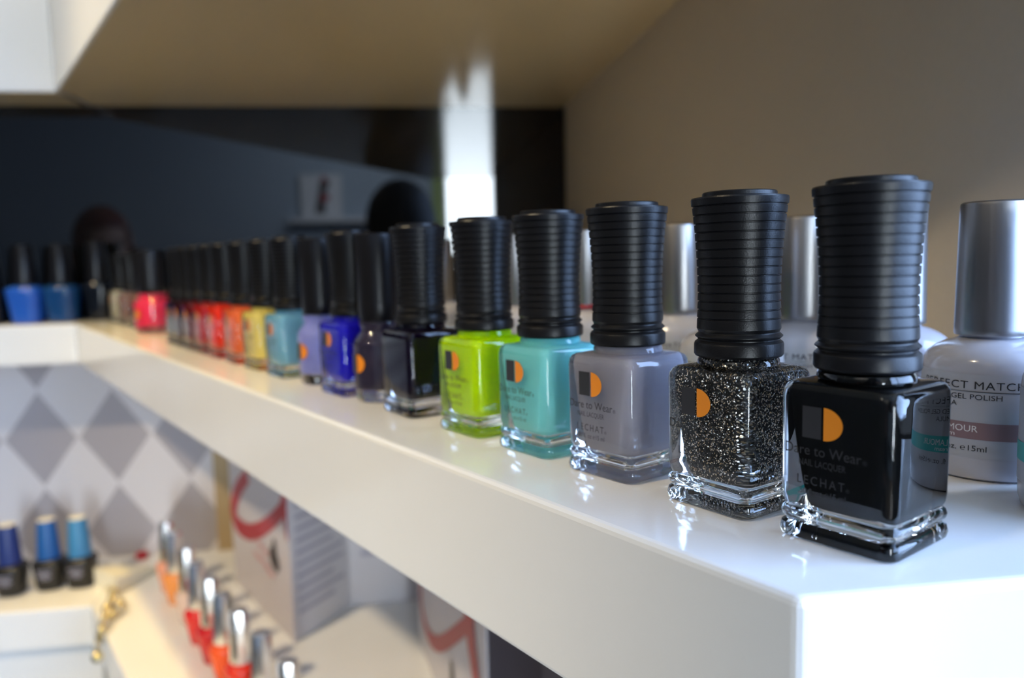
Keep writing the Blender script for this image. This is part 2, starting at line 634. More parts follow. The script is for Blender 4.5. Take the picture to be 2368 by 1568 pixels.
def square_bottle():
    root = empty('nail_polish_bottle', (0, 0, 0))
    rings = [rsq(0.17, 0.04, 0.012), rsq(0.195, 0.045, 0.0), rsq(0.209, 0.05, 0.008), rsq(0.214, 0.052, 0.028), rsq(0.209, 0.05, 0.050),
             rsq(0.198, 0.046, 0.060), rsq(0.198, 0.046, 0.066), rsq(0.207, 0.05, 0.076), rsq(0.210, 0.05, 0.090), rsq(0.206, 0.05, 0.104),
             rsq(0.198, 0.046, 0.112), rsq(0.199, 0.046, 0.120), rsq(0.204, 0.046, 0.132), rsq(BH, 0.046, 0.160), rsq(BH + 0.001, 0.046, 0.50), rsq(0.206, 0.048, 0.525),
             rsq(0.200, 0.055, 0.541), rsq(0.188, 0.065, 0.551), rsq(0.165, 0.150, 0.557), rsq(0.160, 0.159, 0.562), rsq(0.158, 0.157, 0.580), rsq(0.150, 0.149, 0.590), rsq(0.13, 0.129, 0.592)]
    g = MB().loft(rings).build('glass_body', M_GLASS, root, smooth=35)
    ink = [rsq(0.095, 0.05, 0.116), rsq(0.118, 0.05, 0.120), rsq(0.128, 0.045, 0.134), rsq(0.141, 0.04, 0.20), rsq(0.158, 0.038, 0.32), rsq(0.170, 0.036, 0.42), rsq(0.177, 0.036, 0.50),
           rsq(0.176, 0.045, 0.522), rsq(0.172, 0.06, 0.536), rsq(0.148, 0.14, 0.545), rsq(0.144, 0.143, 0.560), rsq(0.140, 0.139, 0.585)]
    MB().loft(ink).build('lacquer', M_INKTXT, root, smooth=40)
    MB().lathe(cap_profile(), 64).build('cap', M_CAP, root, smooth=28)
    yf = -(BH + 0.0022)
    cx = -0.036
    pl = lambda x, z: (cx + x, yf, z + 0.024)
    MB().poly([pl(-0.074, 0.343), pl(-0.004, 0.343), pl(-0.004, 0.452), pl(-0.074, 0.452)]).build('logo_square', M_PRINT, g)
    n = 20
    MB().poly([pl(0.004, 0.341)] + [pl(0.004 + 0.068 * math.sin(PI * i / n), 0.397 - 0.0565 * math.cos(PI * i / n)) for i in range(n + 1)][1:]).build('logo_half_disc', M_ORANGE, g)
    t = MB()
    add_text(t, 'Dare to Wear', pl, width=0.275, height=0.037, shift=(0.0, 0.284))
    add_text(t, '\u00ae', pl, height=0.016, shift=(0.149, 0.284))
    add_text(t, 'NAIL LACQUER', pl, width=0.170, height=0.024, shift=(0, 0.246))
    add_text(t, 'LECHAT', pl, width=0.172, height=0.032, spacing=1.35, shift=(-0.004, 0.181))
    add_text(t, '\u00ae', pl, height=0.013, shift=(0.093, 0.181))
    add_text(t, '.50 fl. oz \u212e15 ml', pl, width=0.172, height=0.022, shift=(0, 0.146))
    t.build('lettering', M_PRINT, g)
    return root


def round_bottle():
    root = empty('nail_polish_bottle', (0, 0, 0))
    g = MB().lathe([(0.15, 0.01), (0.165, 0.0), (0.18, 0.012), (0.188, 0.04), (0.193, 0.10), (0.199, 0.40), (0.197, 0.425), (0.188, 0.445), (0.150, 0.49), (0.140, 0.51),
                    (0.142, 0.53), (0.150, 0.548), (0.152, 0.56), (0.146, 0.575), (0.12, 0.578)], 48).build('glass_body', M_GLASS, root, smooth=40)
    MB().lathe([(0.12, 0.085), (0.16, 0.09), (0.172, 0.11), (0.18, 0.40), (0.178, 0.42), (0.168, 0.44), (0.132, 0.485), (0.124, 0.51), (0.126, 0.53), (0.132, 0.56), (0.12, 0.57)], 48).build('lacquer', M_INKTXT, root, smooth=40)
    MB().lathe([(0.12, 0.579), (0.146, 0.580), (0.150, 0.588), (0.150, 0.70), (0.152, 0.95), (0.160, 1.17), (0.158, 1.19), (0.150, 1.197), (0.02, 1.199)], 48).build('cap', M_CAP2, root, smooth=35)
    R = 0.2025
    pl = lambda x, z: (R * math.sin(x / R), -R * math.cos(x / R), z)
    s = MB()
    for i in range(6):
        x0 = -0.085 + 0.078 * i / 6
        x1 = -0.085 + 0.078 * (i + 1) / 6
        s.poly([pl(x0, 0.215), pl(x1, 0.215), pl(x1, 0.345), pl(x0, 0.345)])
    s.build('logo_square', M_PRINT, g)
    s = MB()
    for i in range(12):
        a0, a1 = i / 12, (i + 1) / 12
        h0, h1 = 0.065 * math.sqrt(1 - a0 * a0), 0.065 * math.sqrt(max(0, 1 - a1 * a1))
        s.poly([pl(0.003 + 0.075 * a0, 0.28 - h0), pl(0.003 + 0.075 * a1, 0.28 - h1 - 1e-5), pl(0.003 + 0.075 * a1, 0.28 + h1 + 1e-5), pl(0.003 + 0.075 * a0, 0.28 + h0)])
    s.build('logo_half_disc', M_ORANGE, g)
    return root


SQ = square_bottle()
RD = round_bottle()
used = {'sq': False, 'rd': False}
PROW = 2.555


def place(kind, a, p, mat, label, spin=0.0, group='nail lacquer bottles in a row along the front of the long shelf'):
    src = SQ if kind == 'sq' else RD
    x, y = AP(a, p)
    loc = W(x, y, SHELF_Z)
    if used[kind]:
        o = dup(src, loc, ROT + spin)
    else:
        o = src
        o.location = loc
        o.rotation_euler = (0, 0, ROT + spin)
        used[kind] = True
    set_mat(child_named(o, 'lacquer'), mat)
    tag(o, label, 'nail polish', group)
    return o


K = lacquer_in_glass
place('sq', 1.412, PROW, K('lacquer_black', (0.004, 0.004, 0.004)), 'solid black nail lacquer bottle, the nearest and largest of the row', 0.02)
place('sq', 1.945, PROW, glitter_mat('lacquer_black_glitter'), 'black glitter nail lacquer bottle with silver and gold sparkles', -0.02)
place('sq', 2.565, PROW, K('lacquer_grey', (0.38, 0.37, 0.44)), 'dove grey nail lacquer bottle between black glitter and turquoise', 0.03)
place('sq', 3.133, PROW, K('lacquer_turquoise', (0.26, 0.82, 0.84)), 'pale turquoise nail lacquer bottle between grey and lime green', 0.0)
place('sq', 3.738, PROW, K('lacquer_lime', (0.62, 0.95, 0.0)), 'bright lime green nail lacquer bottle', 0.02)
place('sq', 4.475, PROW, K('lacquer_aubergine', (0.006, 0.003, 0.012)), 'blackish purple nail lacquer bottle left of the lime green one', PI - 0.03)
place('rd', 5.077, PROW, K('lacquer_slate', (0.055, 0.045, 0.085)), 'round-shouldered slate violet bottle with a smooth black cap', 0.1)
place('sq', 5.519, PROW, K('lacquer_royal', (0.02, 0.015, 0.70)), 'royal blue nail lacquer bottle with ribbed black cap', 0.03)
place('rd', 6.146, PROW, K('lacquer_lavender', (0.36, 0.40, 0.90)), 'round-shouldered lavender blue bottle with smooth black cap', 0.15)
place('sq', 6.772, PROW, K('lacquer_sky', (0.24, 0.56, 0.80)), 'light sky blue nail lacquer bottle right of the yellow one', 0.0)
place('sq', 7.405, PROW, K('lacquer_yellow', (0.95, 0.80, 0.22)), 'pale yellow nail lacquer bottle, the only yellow in the row', 0.03)
place('sq', 8.042, PROW, K('lacquer_coral', (1.0, 0.20, 0.06)), 'coral orange nail lacquer bottle next to the yellow one', -0.02)
place('sq', 8.676, PROW, K('lacquer_scarlet', (1.0, 0.04, 0.012)), 'scarlet red nail lacquer bottle left of the coral orange one', 0.0)
place('sq', 9.205, PROW, K('lacquer_red', (0.55, 0.02, 0.02)), 'deeper red nail lacquer bottle just left of the scarlet one', 0.03)
place('sq', 9.712, PROW, K('lacquer_wine', (0.16, 0.008, 0.010)), 'wine red nail lacquer bottle, second left of the scarlet one', 0.0)
place('sq', 10.18, PROW, K('lacquer_maroon', (0.05, 0.006, 0.008)), 'dark maroon nail lacquer bottle, third left of the scarlet one', 0.02)
place('sq', 10.55, PROW, K('lacquer_brown', (0.02, 0.008, 0.008)), 'near black brown nail lacquer bottle just right of the neon pink one', 0.0)
pk = place('rd', 12.8, 2.64, K('lacquer_pink', (1.0, 0.05, 0.14)), 'neon pink round bottle far along the shelf mirrored in its white surface', 0.2)
pk.scale = (1.38, 1.38, 1.04)
place('sq', 13.95, 2.74, K('lacquer_taupe', (0.22, 0.11, 0.09)), 'taupe brown bottle first left of the neon pink one', 0.0)
place('sq', 14.85, 2.74, K('lacquer_mauve', (0.30, 0.19, 0.18)), 'dusty mauve bottle second left of the neon pink one', 0.0)
place('sq', 15.75, 2.74, K('lacquer_ivory', (0.55, 0.52, 0.42)), 'pale ivory bottle at the far end of the shelf by the corner', 0.0)

# ---------------------------------------------------------------- white gel polish bottles behind
GR = 0.272


def gel_bottle():
    root = empty('gel_polish_bottle', (0, 0, 0))
    MB().lathe([(GR - 0.05, 0.004), (GR - 0.035, 0.0), (GR - 0.012, 0.012), (GR - 0.002, 0.045), (GR, 0.10), (GR, 0.47), (GR - 0.004, 0.505), (GR - 0.02, 0.535), (GR - 0.05, 0.560),
                (0.18, 0.583), (0.135, 0.598), (0.125, 0.605), (0.125, 0.64), (0.02, 0.64)], 64).build('body', M_WHITEPL, root, smooth=40)
    MB().lathe([(0.09, 0.612), (0.146, 0.612), (0.1495, 0.618), (0.1495, 0.64), (0.146, 0.90), (0.142, 1.175), (0.139, 1.189), (0.130, 1.196), (0.02, 1.198)], 64).build('cap', M_SILVER, root, smooth=40)
    lab = MB()
    R = GR + 0.0015
    nn = 64
    lab.loft([[(R * math.cos(2 * PI * i / nn), R * math.sin(2 * PI * i / nn), z) for i in range(nn)] for z in (0.105, 0.465)], close=False)
    lab = lab.build('paper_label', M_LABEL, root, smooth=40)
    R2 = GR + 0.003
    st = MB()
    st.loft([[(R2 * math.cos(2 * PI * i / nn), R2 * math.sin(2 * PI * i / nn), z) for i in range(nn)] for z in (0.185, 0.258)], close=False)
    st.build('colour_stripe', M_ROSE, lab, smooth=40)
    return root


GB = gel_bottle()


def gel_text(root, name):
    lab = child_named(root, 'paper_label')
    R = GR + 0.0042
    pl = lambda x, z: (R * math.sin(x / R), -R * math.cos(x / R), z)
    t = MB()
    add_text(t, 'PERFECT MATCH', pl, width=0.43, height=0.034, spacing=1.1, shift=(0, 0.402))
    t.poly([pl(-0.215 + 0.43 * i / 12, 0.389) for i in range(13)] + [pl(0.215 - 0.43 * i / 12, 0.392) for i in range(13)])
    add_text(t, 'CURED GEL POLISH', pl, width=0.33, height=0.023, shift=(-0.035, 0.357))
    add_text(t, 'FORMULA', pl, width=0.16, height=0.023, shift=(-0.12, 0.325))
    add_text(t, '0.5 fl. oz. \u212e15ml', pl, width=0.26, height=0.025, shift=(-0.05, 0.135))
    t.build('lettering', M_INKTXT, lab)
    t = MB()
    add_text(t, name, pl, width=0.20, height=0.029, shift=(-0.055, 0.217))
    add_text(t, 'cream', pl, width=0.10, height=0.020, shift=(-0.095, 0.193))
    t.build('stripe_lettering', M_WHITETXT, lab)


gel_text(GB, 'GLAMOUR')
GEL = [
    (1.50, 3.76, None, 'white gel bottle with silver cap and dusty rose stripe right of the black lacquer bottle', 0.08),
    (0.97, 3.44, M_TEALP, 'white gel polish bottle with teal stripe cut off by the right edge of the photo', 0.0),
    (2.08, 4.03, M_TEALP, 'white gel polish bottle whose dark cap shows right behind the nearest black lacquer cap', 0.5),
    (2.62, 4.03, M_ROSE, 'white gel bottle with bright silver cap between the glitter cap and the nearest black cap', 0.3),
    (2.66, 3.43, M_TEALP, 'white gel bottle with its cap hidden behind the black glitter bottle', 0.1),
    (3.53, 4.00, M_ROSE, 'white gel bottle with grey silver cap between the grey and the glitter lacquer bottles', 0.2),
    (4.45, 3.98, M_ROSE, 'white gel bottle with thin red ring under its cap between turquoise and grey bottles', -0.1),
    (5.30, 3.95, M_TEALP, 'white gel bottle with silver cap seen in the gap between lime green and turquoise bottles', 0.0),
    (6.55, 3.95, M_ROSE, 'white gel bottle in shadow seen in the gap left of the lime green bottle', 0.0),
]
for i, (a, p, m, label, sp) in enumerate(GEL):
    x, y = AP(a, p)
    if i == 0:
        o = GB
        o.location = W(x, y, SHELF_Z)
        o.rotation_euler = (0, 0, ROT + sp)
    else:
        o = dup(GB, W(x, y, SHELF_Z), ROT + sp)
    if m:
        lab = child_named(o, 'paper_label')
        set_mat(child_named(lab, 'colour_stripe'), m)
    if i == 6:
        MB().lathe([(0.151, 0.612), (0.153, 0.616), (0.153, 0.632), (0.151, 0.636)], 48).build('red_ring', M_RED, o, smooth=40)
    tag(o, label, 'gel polish', 'white gel polish bottles standing behind the lacquer row')

# ---------------------------------------------------------------- bottles on the far back shelf
def tapered_bottle(name, x, y, z, body_mat, cap_mat, bw, label, group, capw=0.2, spin=0.0, top=None, height=1.45, body_h=0.70, cat='nail polish', flare=1.0, glass=False):
    root = empty(name, W(x, y, z), spin)
    b = bw
    MB().loft([rsq(b * 0.70 * flare, b * 0.55, 0.0, 5), rsq(b * 0.80 * flare, b * 0.6, 0.02, 5), rsq(b * 0.86, b * 0.6, body_h * 0.3, 5), rsq(b * 0.98, b * 0.6, body_h * 0.8, 5), rsq(b, b * 0.6, body_h * 0.90, 5),
               rsq(b * 0.94, b * 0.7, body_h * 0.96, 5), rsq(capw * 1.05, capw, body_h, 5), rsq(capw * 0.8, capw * 0.79, body_h + 0.005, 5)]).build('body', body_mat, root, smooth=45)
    c = MB().lathe([(capw * 0.8, body_h + 0.006), (capw * 1.02, body_h + 0.008), (capw * 1.04, body_h + 0.03), (capw * 0.93, body_h + (height - body_h) * 0.5), (capw * 0.80, height - 0.02), (capw * 0.77, height), (capw * 0.1, height + 0.001)], 32).build('cap', cap_mat, root, smooth=40)
    if top:
        MB().lathe([(capw * 0.74, height + 0.002), (capw * 0.74, height + 0.010), (capw * 0.1, height + 0.011)], 32).build('lit_cap_top', top, c, smooth=40)  # cream disc paints the warm light falling on the cap's top
    tag(root, label, cat, group)
    return root


M_NAVYL = lacquer('lacquer_cobalt', (0.02, 0.10, 0.45), 0.1)
M_DEEPB = lacquer('lacquer_deep_blue', (0.008, 0.05, 0.16), 0.1)
M_NIGHT = lacquer('lacquer_midnight', (0.005, 0.007, 0.012), 0.1)
gb = 'dark bottles on the far left shelf'
tapered_bottle('nail_polish_bottle', -7.62, 15.72, SHELF_Z, M_NIGHT, M_CAP2, 0.30, 'blackish bottle cut off by the left edge, on the short white shelf', gb, 0.22)
tapered_bottle('nail_polish_bottle', -6.98, 15.72, SHELF_Z, M_NAVYL, M_CAP2, 0.31, 'cobalt blue bottle with a black cap on the short far left shelf', gb, 0.22)
tapered_bottle('nail_polish_bottle', -6.36, 15.74, SHELF_Z, M_DEEPB, M_CAP2, 0.30, 'deep dark blue bottle with a black cap, right of the cobalt blue one', gb, 0.22)
tapered_bottle('nail_polish_bottle', -5.80, 15.98, SHELF_Z, M_NIGHT, M_CAP2, 0.24, 'midnight black bottle standing in the corner where the two shelves meet', gb, 0.20, height=1.5, body_h=0.75)

# ---------------------------------------------------------------- lower shelf: blue-capped bottles
M_BLKGEL = pmat('black_gel_bottle', (0.010, 0.010, 0.010), rough=0.25, noise=0.1)
gl = 'blue-capped bottles on the lower left shelf'
for x, y, col, label in ((-7.28, 14.86, (0.012, 0.03, 0.16), 'black bottle with navy cap at the left edge of the lower shelf'),
                         (-6.68, 15.02, (0.012, 0.10, 0.33), 'black bottle with mid blue cap, middle of the three on the lower shelf'),
                         (-6.14, 15.02, (0.05, 0.23, 0.45), 'black bottle with light steel blue cap, right of the three on the lower shelf')):
    r = tapered_bottle('gel_polish_bottle', x, y, LOW_Z, M_BLKGEL, pmat('blue_cap_plastic', col, rough=0.4, noise=0.1, nscale=60), 0.27, label, gl, 0.195, top=M_CREAM, height=1.29, body_h=0.58, cat='gel polish')
    t = MB()
    body = child_named(r, 'body')
    for k, (w, z) in enumerate(((0.26, 0.40), (0.20, 0.34), (0.24, 0.29), (0.16, 0.24))):
        t.poly([(-w / 2, -0.268 + 0.03 * (0.4 - z) / 0.2, z), (w / 2, -0.268 + 0.03 * (0.4 - z) / 0.2, z), (w / 2, -0.270 + 0.03 * (0.4 - z) / 0.2, z + 0.02), (-w / 2, -0.270 + 0.03 * (0.4 - z) / 0.2, z + 0.02)])
    t.build('printed_lines', M_GREYP, body)

# silver-capped bottles in a slanting row on the lower shelf
def silver_bottle():
    root = empty('nail_polish_bottle', (0, 0, 0))
    n = 28
    MB().lathe([(0.10, 0.002), (0.13, 0.0), (0.15, 0.015), (0.19, 0.25), (0.222, 0.46), (0.224, 0.50), (0.205, 0.535), (0.15, 0.56), (0.12, 0.57), (0.12, 0.60), (0.02, 0.60)], n).build('body', M_INKTXT, root, smooth=45)
    rings = []
    for r, z in ((0.10, 0.572), (0.150, 0.574), (0.155, 0.60), (0.140, 0.95), (0.124, 1.25), (0.112, 1.29), (0.08, 1.305)):
        rings.append([(r * math.cos(2 * PI * (i + 0.5) / 10), r * math.sin(2 * PI * (i + 0.5) / 10), z) for i in range(10)])
    MB().loft(rings).build('cap', M_CHROME, root, smooth=20)
    return root


SV = silver_bottle()
SILV = [((-4.41, 14.45), (0.80, 0.36, 0.24), 'silver-capped bottle of pale peach, farthest in the slanting row'),
        ((-4.12, 13.86), (0.85, 0.30, 0.07), 'silver-capped bottle of apricot orange, second farthest in the slanting row'),
        ((-3.68, 13.00), (0.72, 0.52, 0.42), 'silver-capped bottle of beige nude polish, third in the slanting row'),
        ((-3.35, 12.28), (0.70, 0.02, 0.02), 'silver-capped bottle of bright red right after the beige one'),
        ((-3.00, 11.62), (0.55, 0.006, 0.012), 'silver-capped bottle of crimson red right before the orange-red one'),
        ((-2.69, 11.03), (0.85, 0.09, 0.01), 'silver-capped bottle of orange-red polish on the lower shelf'),
        ((-2.34, 10.43), (0.72, 0.03, 0.012), 'silver-capped bottle of tomato red with its shoulder at the bottom edge'),
        ((-1.93, 9.71), (0.50, 0.01, 0.02), 'silver cap of the second nearest bottle in the slanting row'),
        ((-1.49, 8.93), (0.45, 0.01, 0.02), 'topmost tip of the nearest silver cap at the bottom edge')]
for i, ((x, y), col, label) in enumerate(SILV):
    if i == 0:
        o = SV
        o.location = W(x, y, LOW_Z)
    else:
        o = dup(SV, W(x, y, LOW_Z), 0.3 * i)
    set_mat(child_named(o, 'body'), lacquer('polish_warm_%d' % i, col, 0.15))
    tag(o, label, 'nail polish', 'silver-capped bottles in a slanting row on the lower shelf')

# ---------------------------------------------------------------- gift bags
def gift_bag(E0, EL, back, ztop, label, bowl, tail, fig, pink, side_lines, name='gift_bag', inset=None, side_mat=None):
    """E0: near right foot of the front panel, EL: far left foot, back: vector to the rear; inset: fold point of the gusset"""
    root = empty(name, W(E0[0], E0[1], LOW_Z))
    Rl = lambda p, z: (p[0] - E0[0], p[1] - E0[1], z - LOW_Z)
    zb, zt = LOW_Z + 0.01, ztop
    E2 = (E0[0] + back[0], E0[1] + back[1])
    ELb = (EL[0] + back[0], EL[1] + back[1])
    E1 = inset
    cx, cy = (EL[0] - E0[0], EL[1] - E0[1])
    l = math.hypot(cx, cy)
    tx = (-cx / l, -cy / l)                   # left to right on the front panel
    q = (E1[0] - (E0[0] + E2[0]) / 2, E1[1] - (E0[1] + E2[1]) / 2)
    L1 = ((EL[0] + ELb[0]) / 2 - q[0], (EL[1] + ELb[1]) / 2 - q[1])
    front = MB().poly([Rl(EL, zb), Rl(E0, zb), Rl(E0, zt), Rl(EL, zt)]).build('front_panel', M_BAG, root, solid=0.02)
    MB().poly([Rl(ELb, zb), Rl(E2, zb), Rl(E2, zt), Rl(ELb, zt)]).build('rear_panel', M_BAG, root, solid=0.02)
    sm = side_mat or M_BAG
    gus = MB()
    a, b, c = [(gus.bm.verts.new(Rl(pp, zb)), gus.bm.verts.new(Rl(pp, zt))) for pp in (E0, E1, E2)]
    gus.face([a[0], b[0], b[1], a[1]])
    gus.face([b[0], c[0], c[1], b[1]])
    gus = gus.build('side_gusset', sm, root, solid=0.02)
    g2 = MB()
    a, b, c = [(g2.bm.verts.new(Rl(pp, zb)), g2.bm.verts.new(Rl(pp, zt))) for pp in (EL, L1, ELb)]
    g2.face([a[0], b[0], b[1], a[1]])
    g2.face([b[0], c[0], c[1], b[1]])
    g2.build('side_gusset', sm, root, solid=0.02)
    nx, ny = (tx[1], -tx[0])
    if nx * back[0] + ny * back[1] > 0:
        nx, ny = -nx, -ny
    pl = lambda t, z: Rl((EL[0] + tx[0] * t + nx * 0.02, EL[1] + tx[1] * t + ny * 0.02), z)
    pl2 = lambda t, z: Rl((EL[0] + tx[0] * t + nx * 0.022, EL[1] + tx[1] * t + ny * 0.022), z)
    s = MB()
    stroke(s, [(t, z, w * 1.5) for t, z, w in bowl], pl)
    stroke(s, [(t, z, w * 1.5) for t, z, w in tail], pl2)
    s.build('script_letter', M_RED, front)
    s = MB()
    stroke(s, [(t, z, w * 2.0) for t, z, w in fig], pl)
    s.build('black_figure', M_INKTXT, front)
    if pink:
        s = MB()
        for (t, z, w) in pink:
            stroke(s, [(t - w * 5, z + w, w * 1.8), (t, z - w * 0.4, w * 2.6), (t + w * 5, z, w * 1.8)], pl)
        s.build('pink_script', M_PINKP, front)
    if side_lines:
        s = MB()
        for (A, B, lines) in side_lines:
            dx, dy = B[0] - A[0], B[1] - A[1]
            L = math.hypot(dx, dy)
            mx, my = dy / L, -dx / L
            if mx * A[0] + my * A[1] > 0:
                mx, my = -mx, -my
            for (u0_, u1_, z, h) in lines:
                q0 = (A[0] + dx * u0_ + mx * 0.02, A[1] + dy * u0_ + my * 0.02)
                q1 = (A[0] + dx * u1_ + mx * 0.02, A[1] + dy * u1_ + my * 0.02)
                s.poly([Rl(q0, z), Rl(q1, z), Rl(q1, z + h), Rl(q0, z + h)])
        s.build('fine_print', M_GREYP, gus)
    tag(root, label, 'gift bag', 'white gift bags under the long shelf')
    return root


fl = 1.396
e0 = (-1.865, 11.953)
e1 = (e0[0] + fl * 0.56, e0[1] + fl * 0.83)
e2 = (e1[0] + fl, e1[1] + 0.02)
rl = []
z = -3.2
while z > -5.6:
    rl.append((0.08, 0.88 if int(z * 10) % 3 else 0.7, z, 0.07))
    z -= 0.19
r2 = [(0.12, 0.17, -4.62, 0.62)] + [(0.26, 0.95, -4.10 - 0.10 * k, 0.05) for k in range(7)] + [(0.15, 0.92, -5.02, 0.10)]
gift_bag(e0, (-3.269, 14.548), (e2[0] - e0[0], e2[1] - e0[1]), -2.1, 'white gift bag with red script letter, left of the two under the shelf',
         [(1.119, -3.616, 0.17), (0.611, -3.922, 0.20), (0.276, -4.24, 0.22), (0.172, -4.509, 0.22), (0.367, -4.677, 0.22), (0.928, -4.659, 0.20), (1.574, -4.451, 0.18), (2.212, -4.131, 0.17), (2.72, -3.817, 0.16), (2.86, -3.594, 0.15)],
         [(2.86, -3.4, 0.16), (2.865, -3.744, 0.14), (2.88, -3.982, 0.09), (2.90, -4.262, 0.03)],
         [(2.268, -4.404, 0.05), (2.282, -4.566, 0.09), (2.21, -4.72, 0.17), (2.321, -4.821, 0.16), (2.386, -4.93, 0.07)],
         [(1.559, -4.70, 0.04), (1.796, -4.75, 0.04), (1.425, -4.95, 0.04), (1.801, -4.98, 0.04), (2.0, -5.05, 0.04)],
         [(e0, e1, rl), (e1, e2, r2)], inset=e1)
s_ = 0.165
c_ = math.sqrt(1 - s_ * s_)
A2 = (0.245 - s_ * 1.0, 10.5 + c_ * 1.0)
B2 = (A2[0] + 3.93 * s_, A2[1] - 3.93 * c_)
bk2 = (1.6 * c_, 1.6 * s_)
in2 = (B2[0] + bk2[0] / 2 - s_ * 0.6, B2[1] + bk2[1] / 2 + c_ * 0.6)
sh = lambda L: [(t + 1.0, z, w) for t, z, w in L]
gift_bag(B2, A2, bk2, -2.1, 'white gift bag with red script letter, right one cut off by the bottom edge',
         sh([(-0.76, -4.7, 0.09), (-0.751, -4.936, 0.10), (-0.719, -5.125, 0.11), (-0.522, -5.304, 0.13), (-0.124, -5.347, 0.148), (0.394, -5.179, 0.147), (0.965, -4.866, 0.144), (1.558, -4.487, 0.136), (2.063, -4.145, 0.128), (2.25, -3.952, 0.115)]),
         sh([(2.235, -3.8, 0.30), (2.30, -4.188, 0.28), (2.40, -4.395, 0.26), (2.50, -4.6, 0.22)]),
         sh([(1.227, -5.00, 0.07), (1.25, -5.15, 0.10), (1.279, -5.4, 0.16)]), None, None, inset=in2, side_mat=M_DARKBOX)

# flat cream carton, red lid and bead strand on the lower shelf
root = empty('flat_carton', W(-5.45, 14.95, LOW_Z))
q = [(-5.88, 14.90), (-5.53, 15.60), (-4.90, 15.40), (-5.30, 14.35)]
mbx = MB()
hs = [0.36, 0.12, 0.10, 0.34]
bv = [mbx.bm.verts.new((x + 5.45, y - 14.95, 0.005)) for x, y in q]
tv = [mbx.bm.verts.new((x + 5.45, y - 14.95, h)) for (x, y), h in zip(q, hs)]
mbx.face(bv)
mbx.face(tv)
for i in range(4):
    mbx.face([bv[i], bv[(i + 1) % 4], tv[(i + 1) % 4], tv[i]])
mbx.build('carton_sleeve', M_CREAM, root, bevel=0.01)
tag(root, 'flat cream carton lying in the corner of the lower shelf', 'carton')
root = empty('small_lid', W(-5.45, 16.2, LOW_Z))
MB().lathe([(0.10, 0.0), (0.12, 0.01), (0.12, 0.10), (0.10, 0.12), (0.01, 0.12)], 24).build('lid_shell', M_RED, root, smooth=40)
tag(root, 'small dark red lid at the foot of the wallpapered wall', 'lid')

root = empty('bead_strand', W(-5.35, 13.85, LOW_Z))
path = [(-0.17, 0.86, 0.102), (-0.07, 0.65, 0.102), (0.02, 0.447, 0.102), (0.07, 0.26, 0.102), (0.106, 0.071, 0.102), (0.13, -0.11, 0.102), (0.158, -0.28, 0.102), (0.21, -0.46, 0.102), (0.26, -0.65, 0.102), (0.31, -0.84, 0.102), (0.34, -1.03, 0.09), (0.33, -1.22, -0.08), (0.33, -1.26, -0.25)]
path2 = [(0.25, 0.02, 0.102), (0.34, -0.15, 0.102), (0.37, -0.35, 0.102), (0.32, -0.52, 0.102)]
for i, c in enumerate(path + path2):
    MB().sphere(c, 0.075 if i % 3 else 0.095, 12, 8).build('bead', M_BEAD if i % 2 else M_GOLD, root, smooth=60)
th = MB()
for pth in (path, path2):
    for a, b in zip(pth, pth[1:]):
        th.box(min(a[0], b[0]) - 0.01, min(a[1], b[1]) - 0.01, min(a[2], b[2]) - 0.01, max(a[0], b[0]) + 0.01, max(a[1], b[1]) + 0.01, max(a[2], b[2]) + 0.01)
th.build('thread', M_GOLD, root)
tag(root, 'strand of crystal and gold beads hanging over the corner of the lower shelf', 'beads')

# ---------------------------------------------------------------- the room behind, seen mirrored in the black panel
lg = MB().box(-12.4, -62, 4.6, -3.6, -59.5, 5.1).build('wall_ledge', M_SHEET, bevel=0.03, world=True)
tag(lg, 'narrow white ledge on the rear wall, mirrored in the black panel', 'shelf')
root = empty('picture', W(-8.9, -61.3, 5.1))
fr = MB()
fr.box(-2.4, -0.12, 0, 2.4, 0.1, 0.25).box(-2.4, -0.12, 4.9, 2.4, 0.1, 5.15).box(-2.4, -0.12, 0.25, -2.15, 0.1, 4.9).box(2.15, -0.12, 0.25, 2.4, 0.1, 4.9)
fr.build('frame', M_FRAME, root)
sh_ = MB().box(-2.15, -0.1, 0.25, 2.15, 0.02, 4.9).build('sheet', M_SHEET, root)
s = MB()
stroke(s, [(0.55, 4.5, 0.9), (0.35, 3.9, 1.1), (0.1, 3.2, 0.8), (-0.1, 2.0, 0.9), (-0.2, 0.6, 1.3)], lambda x, z: (x, 0.04, z))
s.build('dark_figure', M_DARKBOX, sh_)
s = MB()
stroke(s, [(0.9, 2.6, 0.3), (0.4, 2.4, 0.9), (-0.1, 2.2, 0.5)], lambda x, z: (x, 0.06, z))
stroke(s, [(0.5, 4.7, 0.6), (0.3, 4.3, 0.8)], lambda x, z: (x, 0.06, z))
s.build('red_accent', M_RED, sh_)
tag(root, 'white picture of a dark and red figure on the rear ledge, mirrored in the panel', 'picture')
cu = MB()
rings = []
for k in range(13):
    t = k / 12
    x = 4.0 + 1.25 * t
    rings.append((x, -61.6 + 0.18 * math.sin(t * PI * 6)))
vs = [(cu.bm.verts.new((x, y, -17)), cu.bm.verts.new((x, y, 10.5))) for x, y in rings]
for a, b in zip(vs, vs[1:]):
    cu.face([a[0], b[0], b[1], a[1]])
o = cu.build('curtain', M_LIME, world=True, solid=0.05, smooth=60)
tag(o, 'narrow pale lime curtain beside the bright rear window, mirrored in the panel', 'curtain')


